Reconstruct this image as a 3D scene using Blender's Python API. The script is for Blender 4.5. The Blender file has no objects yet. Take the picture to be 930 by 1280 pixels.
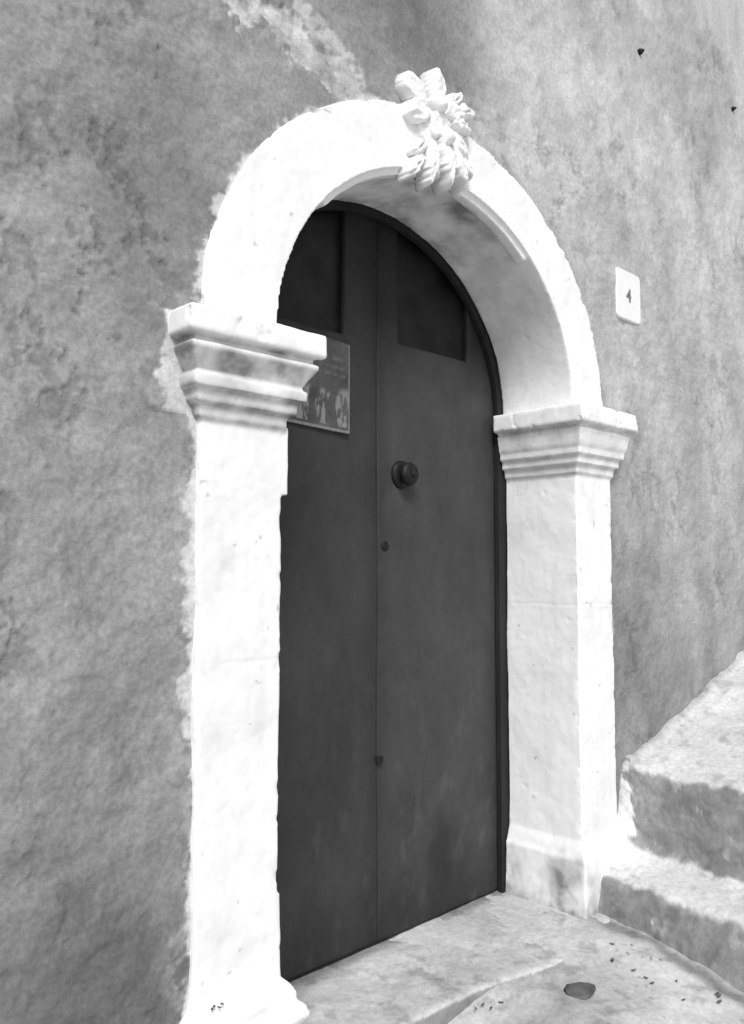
import bpy, bmesh, math, random, time
from mathutils import Vector, Matrix, noise
import numpy as np
random.seed(4); RS=np.random.RandomState(7)
T0=time.time()
S=bpy.context.scene
ZO=1.30   # height of camera above the lane
# ------------------------------------------------------------------ numpy noise
PERM=RS.permutation(256); PERM=np.concatenate([PERM,PERM,PERM])
G3=RS.normal(size=(256,3)); G3/=np.linalg.norm(G3,axis=1)[:,None]
def P3(x,y,z):
    x=np.asarray(x,float);y=np.asarray(y,float)+0*x;z=np.asarray(z,float)+0*x
    xi=np.floor(x).astype(int);yi=np.floor(y).astype(int);zi=np.floor(z).astype(int)
    xf=x-xi;yf=y-yi;zf=z-zi; xi&=255;yi&=255;zi&=255
    u=xf**3*(xf*(xf*6-15)+10);v=yf**3*(yf*(yf*6-15)+10);w=zf**3*(zf*(zf*6-15)+10)
    r=0.
    for a in (0,1):
        wa=u if a else 1-u; pa=PERM[xi+a]
        for b in (0,1):
            wb=v if b else 1-v; pb=PERM[pa+yi+b]
            for c in (0,1):
                wc=w if c else 1-w; g=G3[PERM[pb+zi+c]]
                r=r+wa*wb*wc*(g[...,0]*(xf-a)+g[...,1]*(yf-b)+g[...,2]*(zf-c))
    return r*1.6
def FB(x,y,z,s,o=4,g=.55,off=0.):
    r=0.;amp=1.
    for k in range(o):
        q=s*2.03**k
        r=r+amp*P3(x*q+off+k*7.3,y*q+off*.3+k*3.1+.37,z*q-off+k*5.7); amp*=g
    return r
def SS(a,b,x):
    t=np.clip((x-a)/(b-a),0,1); return t*t*(3-2*t)
# ------------------------------------------------------------------ helpers
def link(ob,parent=None):
    S.collection.objects.link(ob)
    if parent: ob.parent=parent
    return ob
def empty(name):
    e=bpy.data.objects.new(name,None); e.empty_display_size=.2
    return link(e)
def setattr_f(me,name,arr):
    at=me.attributes.new(name,'FLOAT','POINT'); at.data.foreach_set("value",np.asarray(arr,dtype=np.float32).ravel())
def smooth(me): me.polygons.foreach_set("use_smooth",[True]*len(me.polygons))
def mesh_ob(name,verts,faces,mat=None,parent=None,sm=True):
    me=bpy.data.meshes.new(name); me.from_pydata([tuple(v) for v in verts],[],faces)
    bm=bmesh.new(); bm.from_mesh(me); bmesh.ops.recalc_face_normals(bm,faces=bm.faces); bm.to_mesh(me); bm.free()
    if sm: smooth(me)
    ob=bpy.data.objects.new(name,me)
    if mat: me.materials.append(mat)
    return link(ob,parent)
def grid_ob(name,X,Y,Z,mat,parent,alb,skip=None,flip=False):
    r,c=X.shape
    co=np.stack([X,Y,Z],-1).reshape(-1,3).astype(np.float32)
    idx=np.arange(r*c).reshape(r,c)
    q=np.stack([idx[:-1,:-1],idx[:-1,1:],idx[1:,1:],idx[1:,:-1]],-1)
    if flip: q=q[...,::-1]
    if skip is not None: q=q[~skip]
    q=q.reshape(-1,4)
    me=bpy.data.meshes.new(name)
    me.vertices.add(len(co)); me.vertices.foreach_set("co",co.ravel())
    me.loops.add(q.size); me.loops.foreach_set("vertex_index",q.ravel().astype(np.int32))
    me.polygons.add(len(q)); me.polygons.foreach_set("loop_start",np.arange(0,q.size,4,dtype=np.int32))
    try: me.polygons.foreach_set("loop_total",np.full(len(q),4,dtype=np.int32))
    except Exception: pass
    me.update(calc_edges=True)
    smooth(me); setattr_f(me,"alb",alb); me.materials.append(mat)
    return link(bpy.data.objects.new(name,me),parent)
def axis(segs):
    out=[segs[0][0]]
    for a,b,st in segs:
        n=max(1,int(round((b-a)/st)))
        out+= [a+(b-a)*(i+1)/n for i in range(n)]
    return np.array(out)
# ------------------------------------------------------------------ materials
def material(name,rough=.9,scale=45,detail=3,lo=.85,hi=1.12,bst=.4,bd=.003,attr=True,val=.5,spec=.25,metal=0.,sc=None):
    m=bpy.data.materials.new(name); m.use_nodes=True; nt=m.node_tree; b=nt.nodes["Principled BSDF"]
    tc=nt.nodes.new("ShaderNodeTexCoord"); nz=nt.nodes.new("ShaderNodeTexNoise")
    nz.inputs["Scale"].default_value=scale; nz.inputs["Detail"].default_value=detail; nz.inputs["Roughness"].default_value=.65
    src=tc.outputs["Object"]
    if sc:
        mp=nt.nodes.new("ShaderNodeMapping"); mp.inputs["Scale"].default_value=sc; nt.links.new(src,mp.inputs[0]); src=mp.outputs[0]
    nt.links.new(src,nz.inputs["Vector"])
    mr=nt.nodes.new("ShaderNodeMapRange"); mr.inputs[1].default_value=.3; mr.inputs[2].default_value=.7
    mr.inputs[3].default_value=lo; mr.inputs[4].default_value=hi; nt.links.new(nz.outputs["Fac"],mr.inputs[0])
    mu=nt.nodes.new("ShaderNodeMath"); mu.operation='MULTIPLY'; nt.links.new(mr.outputs[0],mu.inputs[0])
    if attr:
        a=nt.nodes.new("ShaderNodeAttribute"); a.attribute_name="alb"; nt.links.new(a.outputs["Fac"],mu.inputs[1])
    else: mu.inputs[1].default_value=val
    cc=nt.nodes.new("ShaderNodeCombineColor")
    for i in range(3): nt.links.new(mu.outputs[0],cc.inputs[i])
    nt.links.new(cc.outputs[0],b.inputs["Base Color"])
    if bst>0:
        bp=nt.nodes.new("ShaderNodeBump"); bp.inputs["Strength"].default_value=bst; bp.inputs["Distance"].default_value=bd
        nt.links.new(nz.outputs["Fac"],bp.inputs["Height"]); nt.links.new(bp.outputs[0],b.inputs["Normal"])
    b.inputs["Roughness"].default_value=rough; b.inputs["Specular IOR Level"].default_value=spec; b.inputs["Metallic"].default_value=metal
    return m
WALL=material("grey_lime_plaster",.92,80,5,.80,1.18,.55,.0045)
STONE=material("whitewashed_stone",.85,50,3,.97,1.02,.3,.002)
DOOR=material("dark_weathered_door_paint",.55,45,3,.9,1.1,.2,.0015,sc=(1,1,.5))
FRAME=material("dark_frame_timber",.7,16,3,.7,1.3,.4,.003,False,.020,sc=(1,1,.2))
GLASS=material("grimy_dark_glass",.4,9,3,.4,1.8,0,0,False,.012)
IRON=material("black_iron",.55,60,2,.7,1.3,.3,.002,False,.015,.3,.3)
TILE=material("glazed_white_tile",.35,20,2,.96,1.02,.1,.001,False,.86,.5)
INK=material("grey_ink",.7,90,2,.6,1.4,0,0,False,.2)
PAPER=material("printed_paper",.5,60,2,.85,1.15,.1,.001)
STEP=material("worn_cement_steps",.92,55,4,.82,1.13,.5,.005)
GROUND=material("lane_cement",.92,55,4,.82,1.13,.5,.005)
PEB=material("dark_pebble",.8,30,2,.6,1.4,.4,.003,False,.12)

# ------------------------------------------------------------------ wall
CX,ZS=2.005,.60
xs=axis([(-9,-1,1.),(-1,.55,.06),(.55,1.4,.0050),(1.4,2.8,.010),(2.8,4.6,.0095),(4.6,7,.1),(7,14,1.)])
zs=axis([(-1.34,1.6,.0060),(1.6,2.7,.012),(2.7,4.9,.12)])
X,Z=np.meshgrid(xs,zs)
def outer_dist(x,z):
    d1=np.maximum(1.085-x,x-2.957)
    r=np.sqrt(((x-2.0)/.915)**2+((z-ZS)/.82)**2); d2=(r-1)*.86
    d=np.where(z<ZS,d1,d2)
    dc=np.maximum(1.01-x,x-3.03)
    return np.where((z>.36)&(z<.60),np.minimum(d,dc),d)
D_=outer_dist(X,Z)
f=lambda s,o=1,off=0.,g=.55,zx=1.: FB(X,0*X,Z*zx,s,o,g,off)
n1=f(1.1,1,2.);n4=f(4.,2,5.);n13=f(12.,2,9.);n33=f(34.,2,1.,.6)
clus=SS(.0,.5,f(2.3,2,300.))
pit=FB(X+.25*Z,0*X,Z*.7,11,4,.68,31.); pitm=SS(.52,.62,pit+.25*clus)*(.35+.65*clus)
rid=1-np.abs(f(7.,3,400.,.6))*5; rid=np.clip(rid,0,1)**2*SS(.05,.4,f(1.9,2,410.))
Yd=.017*n1+.008*n4+.0042*n13+.0021*n33+.004*pitm-.0025*rid
Yd=Yd*(SS(0.,.12,D_)*.7+.3)-.006*np.exp(-(D_/.07)**2)
def segd(ax,az,bx,bz):
    t=np.clip(((X-ax)*(bx-ax)+(Z-az)*(bz-az))/((bx-ax)**2+(bz-az)**2),0,1)
    return np.hypot(X-ax-t*(bx-ax),Z-az-t*(bz-az))
rag=f(9,5,3.,.68)
fr_=f(26,3,203.,.7)
pm=1-SS(.030,.055,segd(.95,1.52,1.60,1.37)+.06*rag)
pm2=1-SS(.015,.035,segd(1.40,1.54,1.60,1.38)+.05*f(12,4,8.,.65))
Yd+=.007*pm
wl=.016+.032*f(3.,3,44.); wl=np.where(Z>ZS,wl*.3-.004,wl)
edge=D_+.022*f(12,5,17.,.7)
l1=.95*(1-SS(-.008,.008,edge-wl))
film=.30*(1-SS(.0,.085,D_+.05*f(6,3,19.,.6)))*SS(-.35,.25,fr_)
film=np.where(Z>ZS,film*.3,film)
lime=np.where(X<2.0,np.maximum(l1,film),.5*(1-SS(0.,.02,edge)))
lime=np.maximum(lime,np.maximum(.75*pm*np.clip(.7+.8*f(16,4,23.,.65),0,1.15),.6*pm2))
lime=np.clip(lime,0,1)
t=np.full_like(X,.285)
right=SS(1.9,2.35,X+.12*f(2.,2,61.))
t+=right*(-.005+.175*SS(-.7,1.4,Z))
t*=1-.62*(1-SS(-1.30,-.45,Z+.25*f(2.5,3,71.)))*(1-right)  # low left darkened: vignette fall-off painted into the wall tone
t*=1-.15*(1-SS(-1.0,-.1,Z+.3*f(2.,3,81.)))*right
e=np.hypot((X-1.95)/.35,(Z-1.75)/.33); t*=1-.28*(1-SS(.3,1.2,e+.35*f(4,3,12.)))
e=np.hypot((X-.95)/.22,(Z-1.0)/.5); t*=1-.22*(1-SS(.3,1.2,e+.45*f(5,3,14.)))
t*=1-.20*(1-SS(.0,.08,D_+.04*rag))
mot=1+.20*f(1.3,4,100.,.6)+.10*f(6.,5,110.,.7)*(1-.3*right)
mot*=1+.12*FB(X*1.3+.5*Z,0*X,Z*.5-.3*X,3.2,4,.6,120.)*(.4+1.1*right)
mot*=1-.22*pitm-.07*SS(.25,.6,f(20,4,130.,.7))*(1-.5*right)+.06*rid
t*=np.clip(mot,.45,1.5)
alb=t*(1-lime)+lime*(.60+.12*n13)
hc=lambda A:(A[:-1,:-1]+A[1:,1:])/2
cx,cz=hc(X),hc(Z)
hole=np.where(cz<ZS,(cx>1.13)&(cx<2.91),((cx-2.0)/.87)**2+((cz-ZS)/.775)**2<1)
wall=empty("plaster_wall")
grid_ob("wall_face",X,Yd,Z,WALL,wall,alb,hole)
def box(name,x0,x1,y0,y1,z0,z1,mat,parent=None,bev=0,alb=None):
    vs=[(x,y,z) for x in (x0,x1) for y in (y0,y1) for z in (z0,z1)]
    fs=[(0,1,3,2),(4,6,7,5),(0,4,5,1),(2,3,7,6),(0,2,6,4),(1,5,7,3)]
    ob=mesh_ob(name,vs,fs,mat,parent,sm=False)
    if alb is not None: setattr_f(ob.data,"alb",[alb]*8)
    if bev:
        m=ob.modifiers.new("b",'BEVEL'); m.width=bev; m.segments=2
    return ob
box("leak_backing",-9,14,.46,.75,-1.34,4.9,WALL,wall,0,.25)  # unseen slab added behind the wall to block stray light
box("leak_cap",-9,14,.03,.455,4.8,4.95,WALL,wall,0,.25)  # unseen cap added on top, closes the same light leak
print("wall",time.time()-T0)

# ------------------------------------------------------------------ stone surround
sur=empty("stone_door_surround")
def add_loft(bm,rings):
    R=[[bm.verts.new(p) for p in r] for r in rings]
    n=len(R[0])
    for a,b in zip(R,R[1:]):
        for i in range(n): bm.faces.new((a[i],a[(i+1)%n],b[(i+1)%n],b[i]))
    bm.faces.new(R[0][::-1]); bm.faces.new(R[-1])
def rect(x0,x1,y0,y1,z): return [(x0,y0,z),(x1,y0,z),(x1,y1,z),(x0,y1,z)]
def profile_block(bm,x0,x1,y0,y1,prof):
    add_loft(bm,[rect(x0-p,x1+p,y0-p,y1,z) for p,z in prof])
def remesh(ob,vox,fn,it=1):
    m=ob.modifiers.new("r",'REMESH'); m.mode='VOXEL'; m.voxel_size=vox; m.use_smooth_shade=True
    if it:
        s=ob.modifiers.new("s",'SMOOTH'); s.iterations=it; s.factor=.5
    dg=bpy.context.evaluated_depsgraph_get()
    me=bpy.data.meshes.new_from_object(ob.evaluated_get(dg))
    ob.modifiers.clear(); mats=list(ob.data.materials); ob.data=me
    me.materials.clear()
    for mm in mats: me.materials.append(mm)
    n=len(me.vertices)
    co=np.empty(n*3,np.float32); me.vertices.foreach_get("co",co); co=co.reshape(-1,3)
    no=np.empty(n*3,np.float32); me.vertices.foreach_get("normal",no); no=no.reshape(-1,3)
    d,a=fn(co.astype(float),no.astype(float))
    co2=co+no*np.asarray(d)[:,None]
    me.vertices.foreach_set("co",co2.astype(np.float32).ravel()); setattr_f(me,"alb",a)
    smooth(me); me.update(); print(ob.name,n,time.time()-T0)
    return ob
def bm_ob(name,bm,mat,parent):
    bmesh.ops.recalc_face_normals(bm,faces=bm.faces)
    me=bpy.data.meshes.new(name); bm.to_mesh(me); bm.free(); me.materials.append(mat)
    return link(bpy.data.objects.new(name,me),parent)
YB=.30
CAP_L=[(.0,.345),(.006,.352),(.010,.358),(.012,.384),(.013,.386),(.027,.389),(.029,.396),(.030,.416),(.031,.419),(.045,.422),(.047,.430),(.047,.447),
       (.036,.452),(.040,.462),(.047,.476),(.057,.492),(.066,.506),(.069,.516),(.054,.521),(.054,.531),(.078,.535),(.083,.543),(.083,.590),(.078,.598)]
CAP_R=[(.0,.345),(.010,.354),(.012,.384),(.026,.387),(.028,.416),(.041,.419),(.043,.446),(.046,.450),(.050,.462),(.056,.50),
       (.060,.512),(.050,.517),(.050,.524),(.076,.528),(.081,.536),(.081,.590),(.076,.598)]
BASE_L=[(.045,-1.33),(.045,-1.13),(.034,-1.12),(.050,-1.105),(.058,-1.085),(.050,-1.062),(.034,-1.052),(.034,-1.035),(.022,-1.015),(.006,-1.0),(0,-.97)]
BASE_R=[(.030,-1.33),(.028,-1.05),(.018,-1.035),(.010,-1.01),(.0,-.985),(0,-.97)]
def wear(co):
    x,y,z=co.T
    d=.0038*FB(x,y,z,4.,2)+.0011*FB(x,y,z,14,2,.6,4.)+.0005*P3(x*45,y*45,z*45)
    c=FB(x,y,z,10,3,.6,7.); d-=.006*np.clip(c-.75,0,.4)
    return d
def white(co,g):
    x,y,z=co.T
    b=FB(x,y,z,9,4,.65,3.)
    a=.86*(1-.04*SS(.0,.7,b))*(1-.05*SS(.4,.9,FB(x,y,z,24,3,.6,13.)))
    a*=1-.35*SS(.88,1.,FB(x,y,z,34,2,.6,213.))
    a*=1-.04*SS(.1,.7,FB(x,y,z*.15,16,3,.6,223.))
    g=np.clip(g*(1+.8*b),0,1)
    return a*(1-g)+.25*g
def jamb(name,x0,x1,cap,base,joint,extra,cg):
    bm=bmesh.new()
    profile_block(bm,x0,x1,-.022,YB,[(0,-1.0),(0,.37)])
    profile_block(bm,x0,x1,-.022,YB,cap)
    profile_block(bm,x0,x1,-.022,YB,base)
    for e in extra: profile_block(bm,*e)
    ob=bm_ob(name,bm,STONE,sur)
    def fn(co,no):
        x,y,z=co.T
        d=wear(co); q=np.abs(z-joint-.004*P3(x*8,y*8,0*x))
        jm=np.clip(1-q/.005,0,1)*SS(-.5,.3,FB(x,y,z,9,2,.5,77.)); d=d-.0014*jm
        d-=.006*SS(.3,.8,FB(x,y,z,13,3,.6,57.))*SS(.52,.54,z)
        cor=np.exp(-(np.minimum(np.abs(x-x0),np.abs(x-x1))/.012)**2)*np.exp(-((y+.022)/.012)**2)
        d-=.0035*cor*SS(.15,.6,FB(x,y,z,12,3,.6,157.))
        g=.75*(1-SS(-1.27,-1.06,z+.12*FB(x,y,z,7,3)))+.10*jm
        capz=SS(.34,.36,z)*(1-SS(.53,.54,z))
        g=np.maximum(g,capz*(.26+.35*SS(-.05,-.6,no[:,2])+.30*SS(-.2,-.8,no[:,0])*(x<1.2))*cg*(1+.5*FB(x,y,z,8,3,.6,97.)))  # capital grime, plus shade of undersides and left faces put into the colour
        g=np.maximum(g,.06*SS(.3,.8,FB(x,y,z,3.,3,.6,33.)))
        return d,white(co,g)
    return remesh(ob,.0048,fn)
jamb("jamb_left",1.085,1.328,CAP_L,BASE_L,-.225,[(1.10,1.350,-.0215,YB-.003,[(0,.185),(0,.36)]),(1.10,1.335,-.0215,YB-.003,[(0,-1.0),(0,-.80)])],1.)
jamb("jamb_right",2.712,2.957,CAP_R,BASE_R,-.135,[(2.715,2.966,-.0215,YB-.003,[(0,-1.),(0,-.14)])],.6)
def ell(a,b,cx,t): return (cx+a*math.cos(t),ZS+b*math.sin(t))
bm=bmesh.new()
N=96
rings=[]
for i in range(N+1):
    t_=math.pi*(1-i/N)
    xi,zi=ell(.694,.632,CX,t_); xo,zo=ell(.912,.820,1.999,t_)
    if i in (0,N): zi=zo=ZS-.02
    rings.append([(xi,-.022,zi),(xo,-.022,zo),(xo,YB,zo),(xi,YB,zi)])
add_loft(bm,rings)
rings=[]
for i in range(N+1):
    t_=math.radians(140-i*(140-52)/N)
    xi,zi=ell(.678,.614,CX,t_); xo,zo=ell(.705,.642,CX,t_)
    rings.append([(xi,-.006,zi),(xo,-.006,zo),(xo,.034,zo),(xi,.034,zi)])
add_loft(bm,rings)
arch=bm_ob("arch_ring",bm,STONE,sur)
def farch(co,no):
    x,y,z=co.T
    r=np.hypot((x-CX)/.694,(z-ZS)/.632)
    g=.60*SS(.25,.95,-no[:,2])*(.7+.8*FB(x,y,z,6.,3))*SS(.0,.06,y)*(1-.5*SS(2.2,2.5,x))+.12*SS(.15,.3,y)  # soffit shade put into the colour: darker where the arch faces down
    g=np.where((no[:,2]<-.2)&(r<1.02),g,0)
    d=wear(co)
    ro=np.hypot((x-1.999)/.912,(z-ZS)/.820)
    d-=.006*np.exp(-((ro-1)/.015)**2)*SS(.1,.6,FB(x,y,z,11,3,.6,257.))*(y<.01)
    return d,white(co,g)
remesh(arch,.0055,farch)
# keystone ornament: open flower above a spray of drooping acanthus, in relief
UNIT=bmesh.new(); bmesh.ops.create_icosphere(UNIT,subdivisions=2,radius=1.)
UV=np.array([v.co[:] for v in UNIT.verts]); UF=[tuple(v.index for v in f_.verts) for f_ in UNIT.faces]; UNIT.free()
def K(u,v): return 1.802+(u-520)*.00382, 1.466-(v-95)*.00232+(u-520)*.0014
gx_,gz_=np.meshgrid(np.arange(1.66,2.20,.0024),np.arange(1.08,1.60,.0024))
wx=gx_+.008*FB(gx_,0*gx_,gz_,18,3,.6,5.); wz=gz_+.008*FB(gx_,0*gx_,gz_,18,3,.6,25.)
H=np.full_like(gx_,-.02)
PET=[ # u,v centre, half length, half width, angle, height, kind(0 mass,1 petal,2 leaf)
 (549,150,.085,.075,80,.030,0),(555,190,.085,.072,95,.030,0),(560,130,.060,.060,20,.028,0),
 (582,134,.070,.028,14,.046,2),(579,152,.056,.026,-12,.044,2),(572,118,.050,.026,42,.042,2),
 (577,182,.056,.028,-40,.046,2),(527,182,.048,.026,215,.042,2),
 (524,206,.062,.028,238,.048,2),(585,212,.050,.024,-52,.044,2),
 (541,205,.078,.031,258,.056,2),(574,210,.078,.031,296,.056,2),(558,208,.082,.031,277,.066,2),
 (524,107,.060,.042,142,.048,1),(549,103,.062,.042,88,.052,1),(527,136,.052,.036,190,.050,1),(568,131,.052,.036,25,.052,1),(549,152,.052,.038,262,.058,1),
 (545,127,.026,.026,0,.074,0),(556,172,.034,.030,80,.070,0)]
for (u,v,L,W,a_,h_,kd) in PET:
    px,pz=K(u,v); ca_,sa_=math.cos(math.radians(a_)),math.sin(math.radians(a_))
    l=((wx-px)*ca_+(wz-pz)*sa_)/L; w_=(-(wx-px)*sa_+(wz-pz)*ca_)/W
    if kd==2:
        wid=(1-.55*SS(-.1,1,l))*(1-.16*np.abs(np.sin(l*7.5)))     # serrated, pointed
    elif kd==1: wid=1+.12*l-.10*np.abs(np.sin(l*3))
    else: wid=1.
    q=l**2+(w_/wid)**2; iq=np.clip(1-q,0,1)
    hh=h_*(.45+.55*iq**.5)*np.clip(iq*9,0,1)**.5
    if kd==2: hh=hh-.007*np.exp(-(w_/.14)**2)*SS(-.9,0.,l)+.008*l*iq**.3-.0025*np.cos((np.abs(w_)-l*.6)*14)*iq**.3
    if kd==1: hh=hh-.014*np.exp(-(q/.35))+.004*np.cos(w_*7)*iq**.3*SS(-.6,.2,l)
    H=np.where(q<1,np.maximum(H,hh),H)
mask=H>0
H=np.where(mask,H+.0035*FB(gx_,0*gx_,gz_,26,3,.6),-.02)
Hp=H.copy(); H[1:-1,1:-1]=(Hp[1:-1,1:-1]*4+Hp[:-2,1:-1]+Hp[2:,1:-1]+Hp[1:-1,:-2]+Hp[1:-1,2:])/8
mc=H>-.012
cell=mc[:-1,:-1]|mc[1:,1:]|mc[:-1,1:]|mc[1:,:-1]
g3=np.stack([gx_.ravel(),0*gx_.ravel(),gz_.ravel()],-1)
crease=np.clip((sum(np.roll(H,k,ax) for k in(-3,3) for ax in(0,1))/4-H)/.006,0,1)
oa=white(g3,np.zeros(len(g3))).reshape(gx_.shape)*(1-.35*crease)  # shade in the carved creases painted into the colour
orn=empty("keystone_ornament"); orn.parent=sur
grid_ob("carving_face",gx_,-.016-H,gz_,STONE,orn,oa,~cell)
grid_ob("carving_back",gx_,0*H+.006,gz_,STONE,orn,oa,~cell,True)

# ------------------------------------------------------------------ door
door=empty("wooden_double_door")
YD=.330
def panel(name,xl,zl,skips,y0,th_,k,step=.012):
    xa=axis([(a,b,step) for a,b in zip(xl,xl[1:])]); za=axis([(a,b,step) for a,b in zip(zl,zl[1:])])
    X,Z=np.meshgrid(xa,za)
    Y=y0+.0034*FB(X,0*X,Z,2.2,2)+.0007*FB(X,0*X,Z,14,2)
    cx,cz=(X[:-1,:-1]+X[1:,1:])/2,(Z[:-1,:-1]+Z[1:,1:])/2
    sk=np.zeros_like(cx,bool)
    for a,b,c,d in skips: sk|=(cx>a)&(cx<b)&(cz>c)&(cz<d)
    t=.050*(1-.62*SS(.70,1.12,Z+.15*FB(X,0*X,Z,4,2)))  # upper door darkened in colour for the shade under the arch
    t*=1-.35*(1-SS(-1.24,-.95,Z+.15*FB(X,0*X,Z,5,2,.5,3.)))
    t*=1-.26*np.exp(-((X-2.02)/.05)**2)
    t*=1+.20*FB(X,0*X,Z*.7,3.,4,.6,5.)+.10*FB(X*1.3,0*X,Z*.6,9.,4,.65,15.)
    t*=1+.35*SS(.35,.7,FB(X,0*X,Z*.5,14,3,.6,40.))*(1-SS(-1.,-.2,Z))
    e=np.hypot((X-2.33)/.07,(Z+1.0)/.16); t*=1-.4*(1-SS(.3,1.2,e+.4*FB(X,0*X,Z,9,3)))
    ob=grid_ob(name,X,Y,Z,DOOR,door,t*k,sk)
    m=ob.modifiers.new("s",'SOLIDIFY'); m.thickness=th_; m.offset=-1
    return ob
panel("leaf_left",[1.26,1.36,1.862,2.014],[-1.232,.775,1.25,1.34],[(1.36,1.862,.775,1.25)],YD-.006,.035,.80)
panel("leaf_right",[2.022,2.125,2.522,2.76],[-1.236,.795,1.22,1.34],[(2.125,2.522,.795,1.22)],YD,.035,1.)
box("glazing_left",1.33,1.90,YD+.018,YD+.024,.74,1.30,GLASS,door)
box("glazing_right",2.09,2.56,YD+.020,YD+.026,.76,1.26,GLASS,door)
box("rebate_strip",1.985,2.05,YD+.040,YD+.05,-1.23,1.3,FRAME,door)
bm=bmesh.new()
path_o=[(1.26,-1.24)]+[ell(.745,.68,CX,math.pi*(1-i/60)) for i in range(61)]+[(2.76,-1.24)]
path_i=[(1.352,-1.24)]+[ell(.665,.608,CX,math.pi*(1-i/60)) for i in range(61)]+[(2.668,-1.24)]
add_loft(bm,[[(a[0],.303,a[1]),(b[0],.303,b[1]),(b[0],.322,b[1]),(a[0],.322,a[1])] for a,b in zip(path_i,path_o)])
fr=bm_ob("door_frame",bm,FRAME,door)
def lathe(name,prof,c,mat,parent,n=40):
    vs=[];fs=[]
    for (r,h) in prof:
        for k in range(n):
            a=2*math.pi*k/n; vs.append((c[0]+r*math.cos(a),c[1]-h,c[2]+r*math.sin(a)))
    for j in range(len(prof)-1):
        for k in range(n): fs.append((j*n+k,j*n+(k+1)%n,(j+1)*n+(k+1)%n,(j+1)*n+k))
    fs.append(tuple(range(n))[::-1]); fs.append(tuple(range((len(prof)-1)*n,len(prof)*n)))
    return mesh_ob(name,vs,fs,mat,parent)
knob=empty("door_knob")
KC=(2.140,YD-.001,.328)
lathe("knob_rose",[(.050,0),(.050,.004),(.046,.010),(.034,.014),(.026,.016)],KC,IRON,knob)
kp=[(.024,.012),(.020,.020)]
for k in range(15):
    a=-1.0+k*(1.0+math.pi/2-.03)/14
    kp.append((.041*math.cos(a),.040+.022*math.sin(a)))
lathe("knob_ball",kp,KC,IRON,knob)
lathe("knob_cap",[(.012,.060),(.011,.065),(.005,.068)],KC,IRON,knob)
lathe("keyhole_plate",[(.017,0),(.016,.004),(.008,.005)],(2.058,YD,.075),IRON,door,20)
box("latch",2.006,2.038,YD-.014,YD-.008,-.650,-.628,IRON,door,.003)

# notice
s,t_=np.meshgrid(np.linspace(0,1,70),np.linspace(0,1,76))
PX=1.60+.272*s+.006*t_; PZ=.440+.300*t_+.012*(1-s)
PY=YD-.016-.006*np.sin(s*3.1)*t_-.010*np.clip(s-.75,0,1)*4*(1-t_)*.6
pic=SS(.0,.25,FB(PX*2.6,0*PX,PZ*.8,16,3,.6,4.))*(1-SS(.40,.5,t_+.05*FB(PX,0*PX,PZ,20,2)))*(t_>.06)
bands=((np.abs(t_-.80)<.02)|(np.abs(t_-.70)<.012)|(np.abs(t_-.62)<.01))&(P3(PX*60,0*PX,np.floor(t_*12)*3.7)>-.15)&(s>.08)&(s<.92)
pa=.080+.04*FB(PX,0*PX,PZ,8,3); pa=pa*(1-pic)+.22*pic; pa=np.where(bands,.12,pa)
pa=np.where((s>.972)|(t_<.03),.20,pa)
po=grid_ob("paper_notice",PX,PY,PZ,PAPER,None,pa)
m=po.modifiers.new("s",'SOLIDIFY'); m.thickness=.0015

# house number
hn=empty("house_number_plaque")
bm=bmesh.new(); pts=[]
x0,x1,z0,z1,r=3.055,3.250,1.020,1.228,.022
for cx_,cz_,a0 in ((x1-r,z1-r,0),(x0+r,z1-r,90),(x0+r,z0+r,180),(x1-r,z0+r,270)):
    for k in range(7):
        a=math.radians(a0+k*15); pts.append((cx_+r*math.cos(a),cz_+r*math.sin(a)))
add_loft(bm,[[(p[0],.012,p[1]) for p in pts],[(p[0],-.010,p[1]) for p in pts],[(3.15+(p[0]-3.15)*.965,-.014,1.124+(p[1]-1.124)*.965) for p in pts]])
bm_ob("tile",bm,TILE,hn)
cu=bpy.data.curves.new("d",'FONT'); cu.body="4"; cu.size=.078; cu.extrude=.001; cu.align_x='CENTER'; cu.align_y='CENTER'; cu.offset=.0012
to=bpy.data.objects.new("tmp",cu); S.collection.objects.link(to); dg=bpy.context.evaluated_depsgraph_get()
dm=bpy.data.meshes.new_from_object(to.evaluated_get(dg)); bpy.data.objects.remove(to)
do=bpy.data.objects.new("digit",dm); dm.materials.clear(); dm.materials.append(INK); link(do,hn)
do.rotation_euler=(math.pi/2,0,0); do.location=(3.148,-.0155,1.122)

nails=empty("wall_nails")
for k,(x,z,r) in enumerate(((3.317,2.256,.014),(4.31,2.39,.012))):
    lathe("nail_%d"%k,[(r*.8,-.03),(r,.004),(r*.7,.012),(r*.35,.02)],(x,0,z),IRON,nails,9)
lathe("lime_dab",[(.014,-.02),(.012,.006),(.005,.010)],(1.474,0,1.524),TILE,nails,12)

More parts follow.
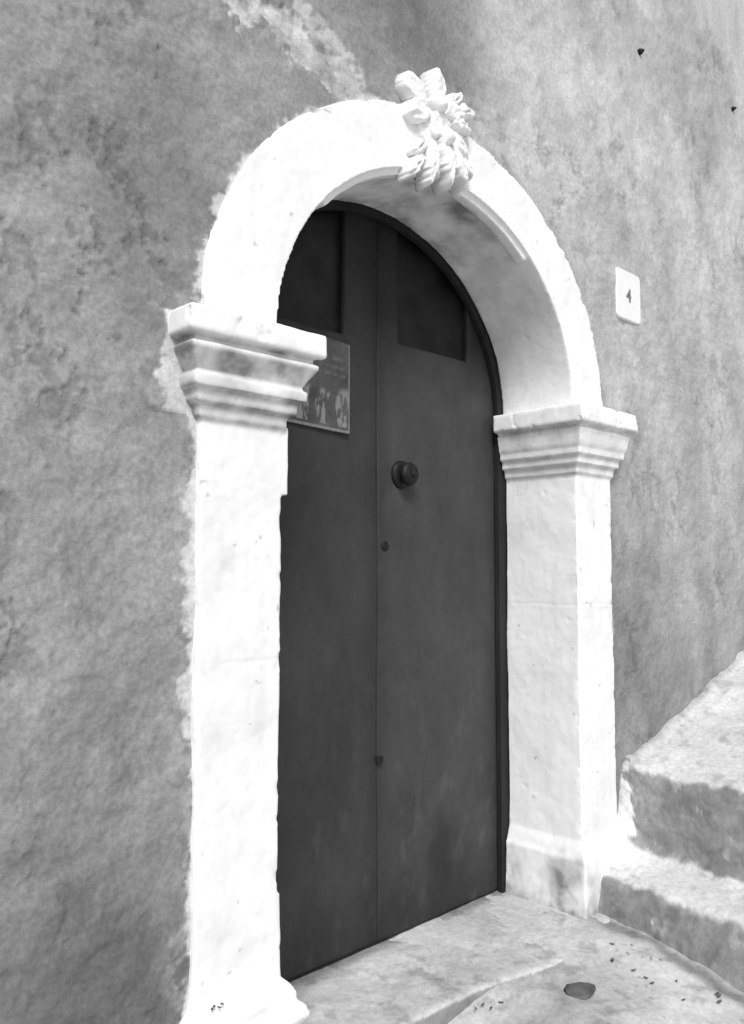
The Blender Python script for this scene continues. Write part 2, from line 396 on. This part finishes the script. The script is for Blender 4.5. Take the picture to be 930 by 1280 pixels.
# ------------------------------------------------------------------ steps
st=empty("stone_steps")
prof=[(2.80,-1.40,.30),(2.775,-1.30,.29),(2.79,-1.22,.25),(2.825,-1.125,.21),(2.845,-1.105,.20),(2.90,-1.095,.17),(3.00,-1.065,.13),(3.02,-1.02,.13),(3.045,-.80,.13),(3.065,-.768,.13),
      (3.20,-.735,.12),(3.36,-.700,.11),(3.42,-.665,.10),(3.60,-.625,.09),(3.76,-.590,.08),(3.82,-.545,.07),(4.0,-.505,.06),(4.12,-.47,.05),(4.16,-.44,.05),(4.40,-.40,.04),(4.44,-.27,.04),(4.72,-.25,.04),(4.76,-.08,.04),(5.04,-.06,.04),(5.08,.10,.04),(5.36,.12,.04),(5.4,.28,.04),(6.5,.30,.04)]
P=[]
for a,b in zip(prof,prof[1:]):
    L=math.hypot(b[0]-a[0],b[1]-a[1]); n=max(1,int(L/.008)) if a[0]<4.4 else 4
    for k in range(n): P.append([a[q]+(b[q]-a[q])*k/n for q in range(3)])
P.append(list(prof[-1])); P=np.array(P)
for _ in range(6): P[1:-1]=(P[:-2]+2*P[1:-1]+P[2:])/4
ya=np.concatenate([.03-np.arange(0,163)*.008])
XX=P[None,:,0]+P[None,:,2]*ya[:,None]; ZZ=P[None,:,1]+0*XX; YY=ya[:,None]+0*XX
wob=.022*FB(0*XX,YY,ZZ,3.,2)+.007*FB(XX,YY,ZZ,11,4,.55)
dzz=.010*FB(XX,YY,0*XX,3.,2,.5,9.)+.0035*FB(XX,YY,0*XX,12,4,.55,3.)+.020*np.exp(-(YY/.035)**2)
mf=np.exp(-((YY+.01)/.055)**2)*np.exp(-((XX-2.99)/.055)**2); dzz+=.080*mf
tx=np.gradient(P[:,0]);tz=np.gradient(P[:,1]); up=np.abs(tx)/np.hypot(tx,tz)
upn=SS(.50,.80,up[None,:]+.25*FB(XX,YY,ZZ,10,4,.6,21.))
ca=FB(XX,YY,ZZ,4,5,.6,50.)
sa=(.26+.10*ca)*(1-upn)+(.63+.10*ca)*upn  # treads paler than risers: worn lime, plus sky light painted in
sa=np.maximum(sa,.36*SS(.4,.7,FB(XX*2,YY*2,ZZ*.9,7,4,.6,140.)))
sa*=1-.24*SS(.35,.75,FB(XX,YY,ZZ,11,4,.62,70.))
sa=np.maximum(sa,.70*SS(.30,.42,mf+.35*FB(XX,YY,ZZ,18,3)))
sa*=1-.30*np.exp(-((YY+.012+.01*ca)/.018)**2)*(XX>3.08)
sa=np.clip(sa,.07,.75)
XX2=np.vstack([XX+wob,(XX+wob)[-1:]]);YY2=np.vstack([YY,YY[-1:]-.002]);ZZ2=np.vstack([ZZ+dzz,ZZ[-1:]*0-1.42]);sa=np.vstack([sa,sa[-1:]])
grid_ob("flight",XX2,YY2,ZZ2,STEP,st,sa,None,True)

# ------------------------------------------------------------------ threshold slab
out=[(1.20,.40),(1.20,-.06),(1.5,-.07),(1.80,-.072),(2.02,-.085),(2.15,-.115),(2.28,-.15),(2.42,-.17),(2.58,-.16),(2.74,-.12),(2.80,-.06),(2.80,.40)]
sl=[]
for a,b in zip(out,out[1:]+out[:1]):
    for k in range(6): sl.append((a[0]+(b[0]-a[0])*k/6,a[1]+(b[1]-a[1])*k/6))
bm=bmesh.new()
add_loft(bm,[[(x,y,-1.36) for x,y in sl],[(x,y,-1.242) for x,y in sl]])
slab=bm_ob("threshold_slab",bm,GROUND,None)
def cement(x,y,z,base=.46):
    c=FB(x,y,z,3,5,.6,80.)
    a=base*(1+.26*c)*(1-.28*SS(.30,.75,FB(x,y,z,9,5,.66,90.)))
    cr=np.abs(FB(x,y,0*z,3.3,3,.6,190.)); a=a*(1-.4*(1-SS(.0,.014,cr))*SS(-.1,.3,FB(x,y,0*z,1.7,2,.5,195.)))
    return np.clip(a,.08,.72)
def fslab(co,no):
    x,y,z=co.T
    d=.008*FB(x,y,z,3,1)+.004*FB(x,y,z,9,3)+.0012*P3(x*30,y*30,z*30)
    a=cement(x,y,z,.53)
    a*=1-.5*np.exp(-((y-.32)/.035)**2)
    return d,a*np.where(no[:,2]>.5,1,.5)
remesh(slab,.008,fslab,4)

# ------------------------------------------------------------------ ground
gx=axis([(-400,-40,60),(-40,-4,6),(-4,1.,.25),(1.,3.3,.010),(3.3,8,.3),(8,40,6),(40,400,60)])
gy=axis([(-400,-40,60),(-40,-4,6),(-4,-1.2,.2),(-1.2,.1,.010),(.1,.7,.3),(.7,40,6),(40,400,60)])
X,Y=np.meshgrid(gx,gy)
near=((np.abs(X)<8)&(np.abs(Y)<5)).astype(float)
Zg=-1.306+near*(.010*P3(X*2,Y*2,0*X)+.005*FB(X,Y,0*X,8,4,.6))
Zg+=.064*SS(1.86,2.14,X+.05*P3(X*5,Y*5,0*X))*SS(-1.1,-.30,Y)*SS(6,4,X)
ga=cement(X,Y,0*X,.53)
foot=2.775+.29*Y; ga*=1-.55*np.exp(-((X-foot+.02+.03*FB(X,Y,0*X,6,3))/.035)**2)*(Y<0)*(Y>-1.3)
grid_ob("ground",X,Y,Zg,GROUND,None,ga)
def rock(name,c,r,mat,parent=None,seed=0):
    me=bpy.data.meshes.new(name); vs=[]
    for v in UV:
        d=1+.35*noise.noise(Vector(v*1.4)+Vector((seed,0,0)))
        vs.append((v[0]*r[0]*d+c[0],v[1]*r[1]*d+c[1],v[2]*r[2]*d+c[2]))
    me.from_pydata(vs,[],UF); me.materials.append(mat); smooth(me)
    return link(bpy.data.objects.new(name,me),parent)
rock("flat_stone",(2.24,-.30,-1.243),(.056,.044,.005),PEB,None,9)
dl=empty("dry_leaves")
vs=[];fs=[]
def leafblade(x,y,z,L,a,cu_):
    o=len(vs); n=5
    for i in range(n+1):
        s_=i/n; w_=L*.28*math.sin(math.pi*(.06+.9*s_))
        for k in (-1,0,1):
            lx=L*(s_-.5); ly=w_*k
            vs.append((x+lx*math.cos(a)-ly*math.sin(a),y+lx*math.sin(a)+ly*math.cos(a),z+cu_*L*(abs(k)*.3+(s_-.5)**2)))
    for i in range(n):
        for k in (0,1): q=o+i*3+k; fs.append((q,q+1,q+4,q+3))
rl=random.Random(3)
for (x,y,z) in ((1.13,-.040,-.994),(1.15,-.043,-.994),(1.122,-.044,-.996),(1.14,-.046,-.997)): leafblade(x,y,z,.013,rl.uniform(0,3),.4)
for k in range(16):
    yy=rl.uniform(-.75,-.2); leafblade(2.70+.29*yy-rl.uniform(.0,.16),yy,-1.238-.03*max(0,-.3-yy)*2,rl.uniform(.008,.020),rl.uniform(0,6.3),.6)
for k in range(5): leafblade(rl.uniform(1.95,2.1),rl.uniform(-.16,-.12),-1.262,rl.uniform(.010,.018),rl.uniform(0,6.3),.6)
mesh_ob("leaves",vs,fs,PEB,dl)
for ob in list(S.objects):
    if ob.parent is None: ob.location.z+=ZO
# ------------------------------------------------------------------ light
sd=Vector((-.72,-.85,1.10)).normalized()
el=math.asin(sd.z); az=math.atan2(sd.x,sd.y)
w=bpy.data.worlds.new("World"); S.world=w; w.use_nodes=True; nt=w.node_tree
sky=nt.nodes.new("ShaderNodeTexSky"); sky.sky_type='NISHITA'; sky.sun_disc=False
sky.sun_elevation=el; sky.sun_rotation=az%(2*math.pi)
bw=nt.nodes.new("ShaderNodeRGBToBW"); nt.links.new(sky.outputs[0],bw.inputs[0])
bg=nt.nodes["Background"]; nt.links.new(bw.outputs[0],bg.inputs[0]); bg.inputs[1].default_value=.15
sun=bpy.data.lights.new("sun",'SUN'); sun.energy=3.0; sun.angle=math.radians(22); sun.color=(1,1,1)
so=link(bpy.data.objects.new("sun",sun)); so.rotation_euler=(-sd).to_track_quat('-Z','Y').to_euler(); so.location=(-3,-5,6)
# ------------------------------------------------------------------ camera
f=1050.;HX=1070.;HY=70.
th=math.atan(HY/f); al=math.atan(HX/f*math.cos(th))
Fh=Vector((math.cos(al),math.sin(al),0)); Rr=Vector((math.sin(al),-math.cos(al),0)); Up=Vector((0,0,1))
Fd=Fh*math.cos(th)+Up*math.sin(th); U=Up*math.cos(th)-Fh*math.sin(th)
cam=bpy.data.cameras.new("camera"); cam.sensor_fit='VERTICAL'; cam.sensor_height=24; cam.lens=24*f/1280; cam.clip_end=2000; cam.clip_start=.02
co=link(bpy.data.objects.new("camera",cam))
co.matrix_world=Matrix(((Rr.x,U.x,-Fd.x,0),(Rr.y,U.y,-Fd.y,-1.7),(Rr.z,U.z,-Fd.z,ZO),(0,0,0,1)))
S.camera=co
S.view_settings.view_transform='Standard'; S.view_settings.look='None'; S.view_settings.exposure=0
print("done",time.time()-T0)
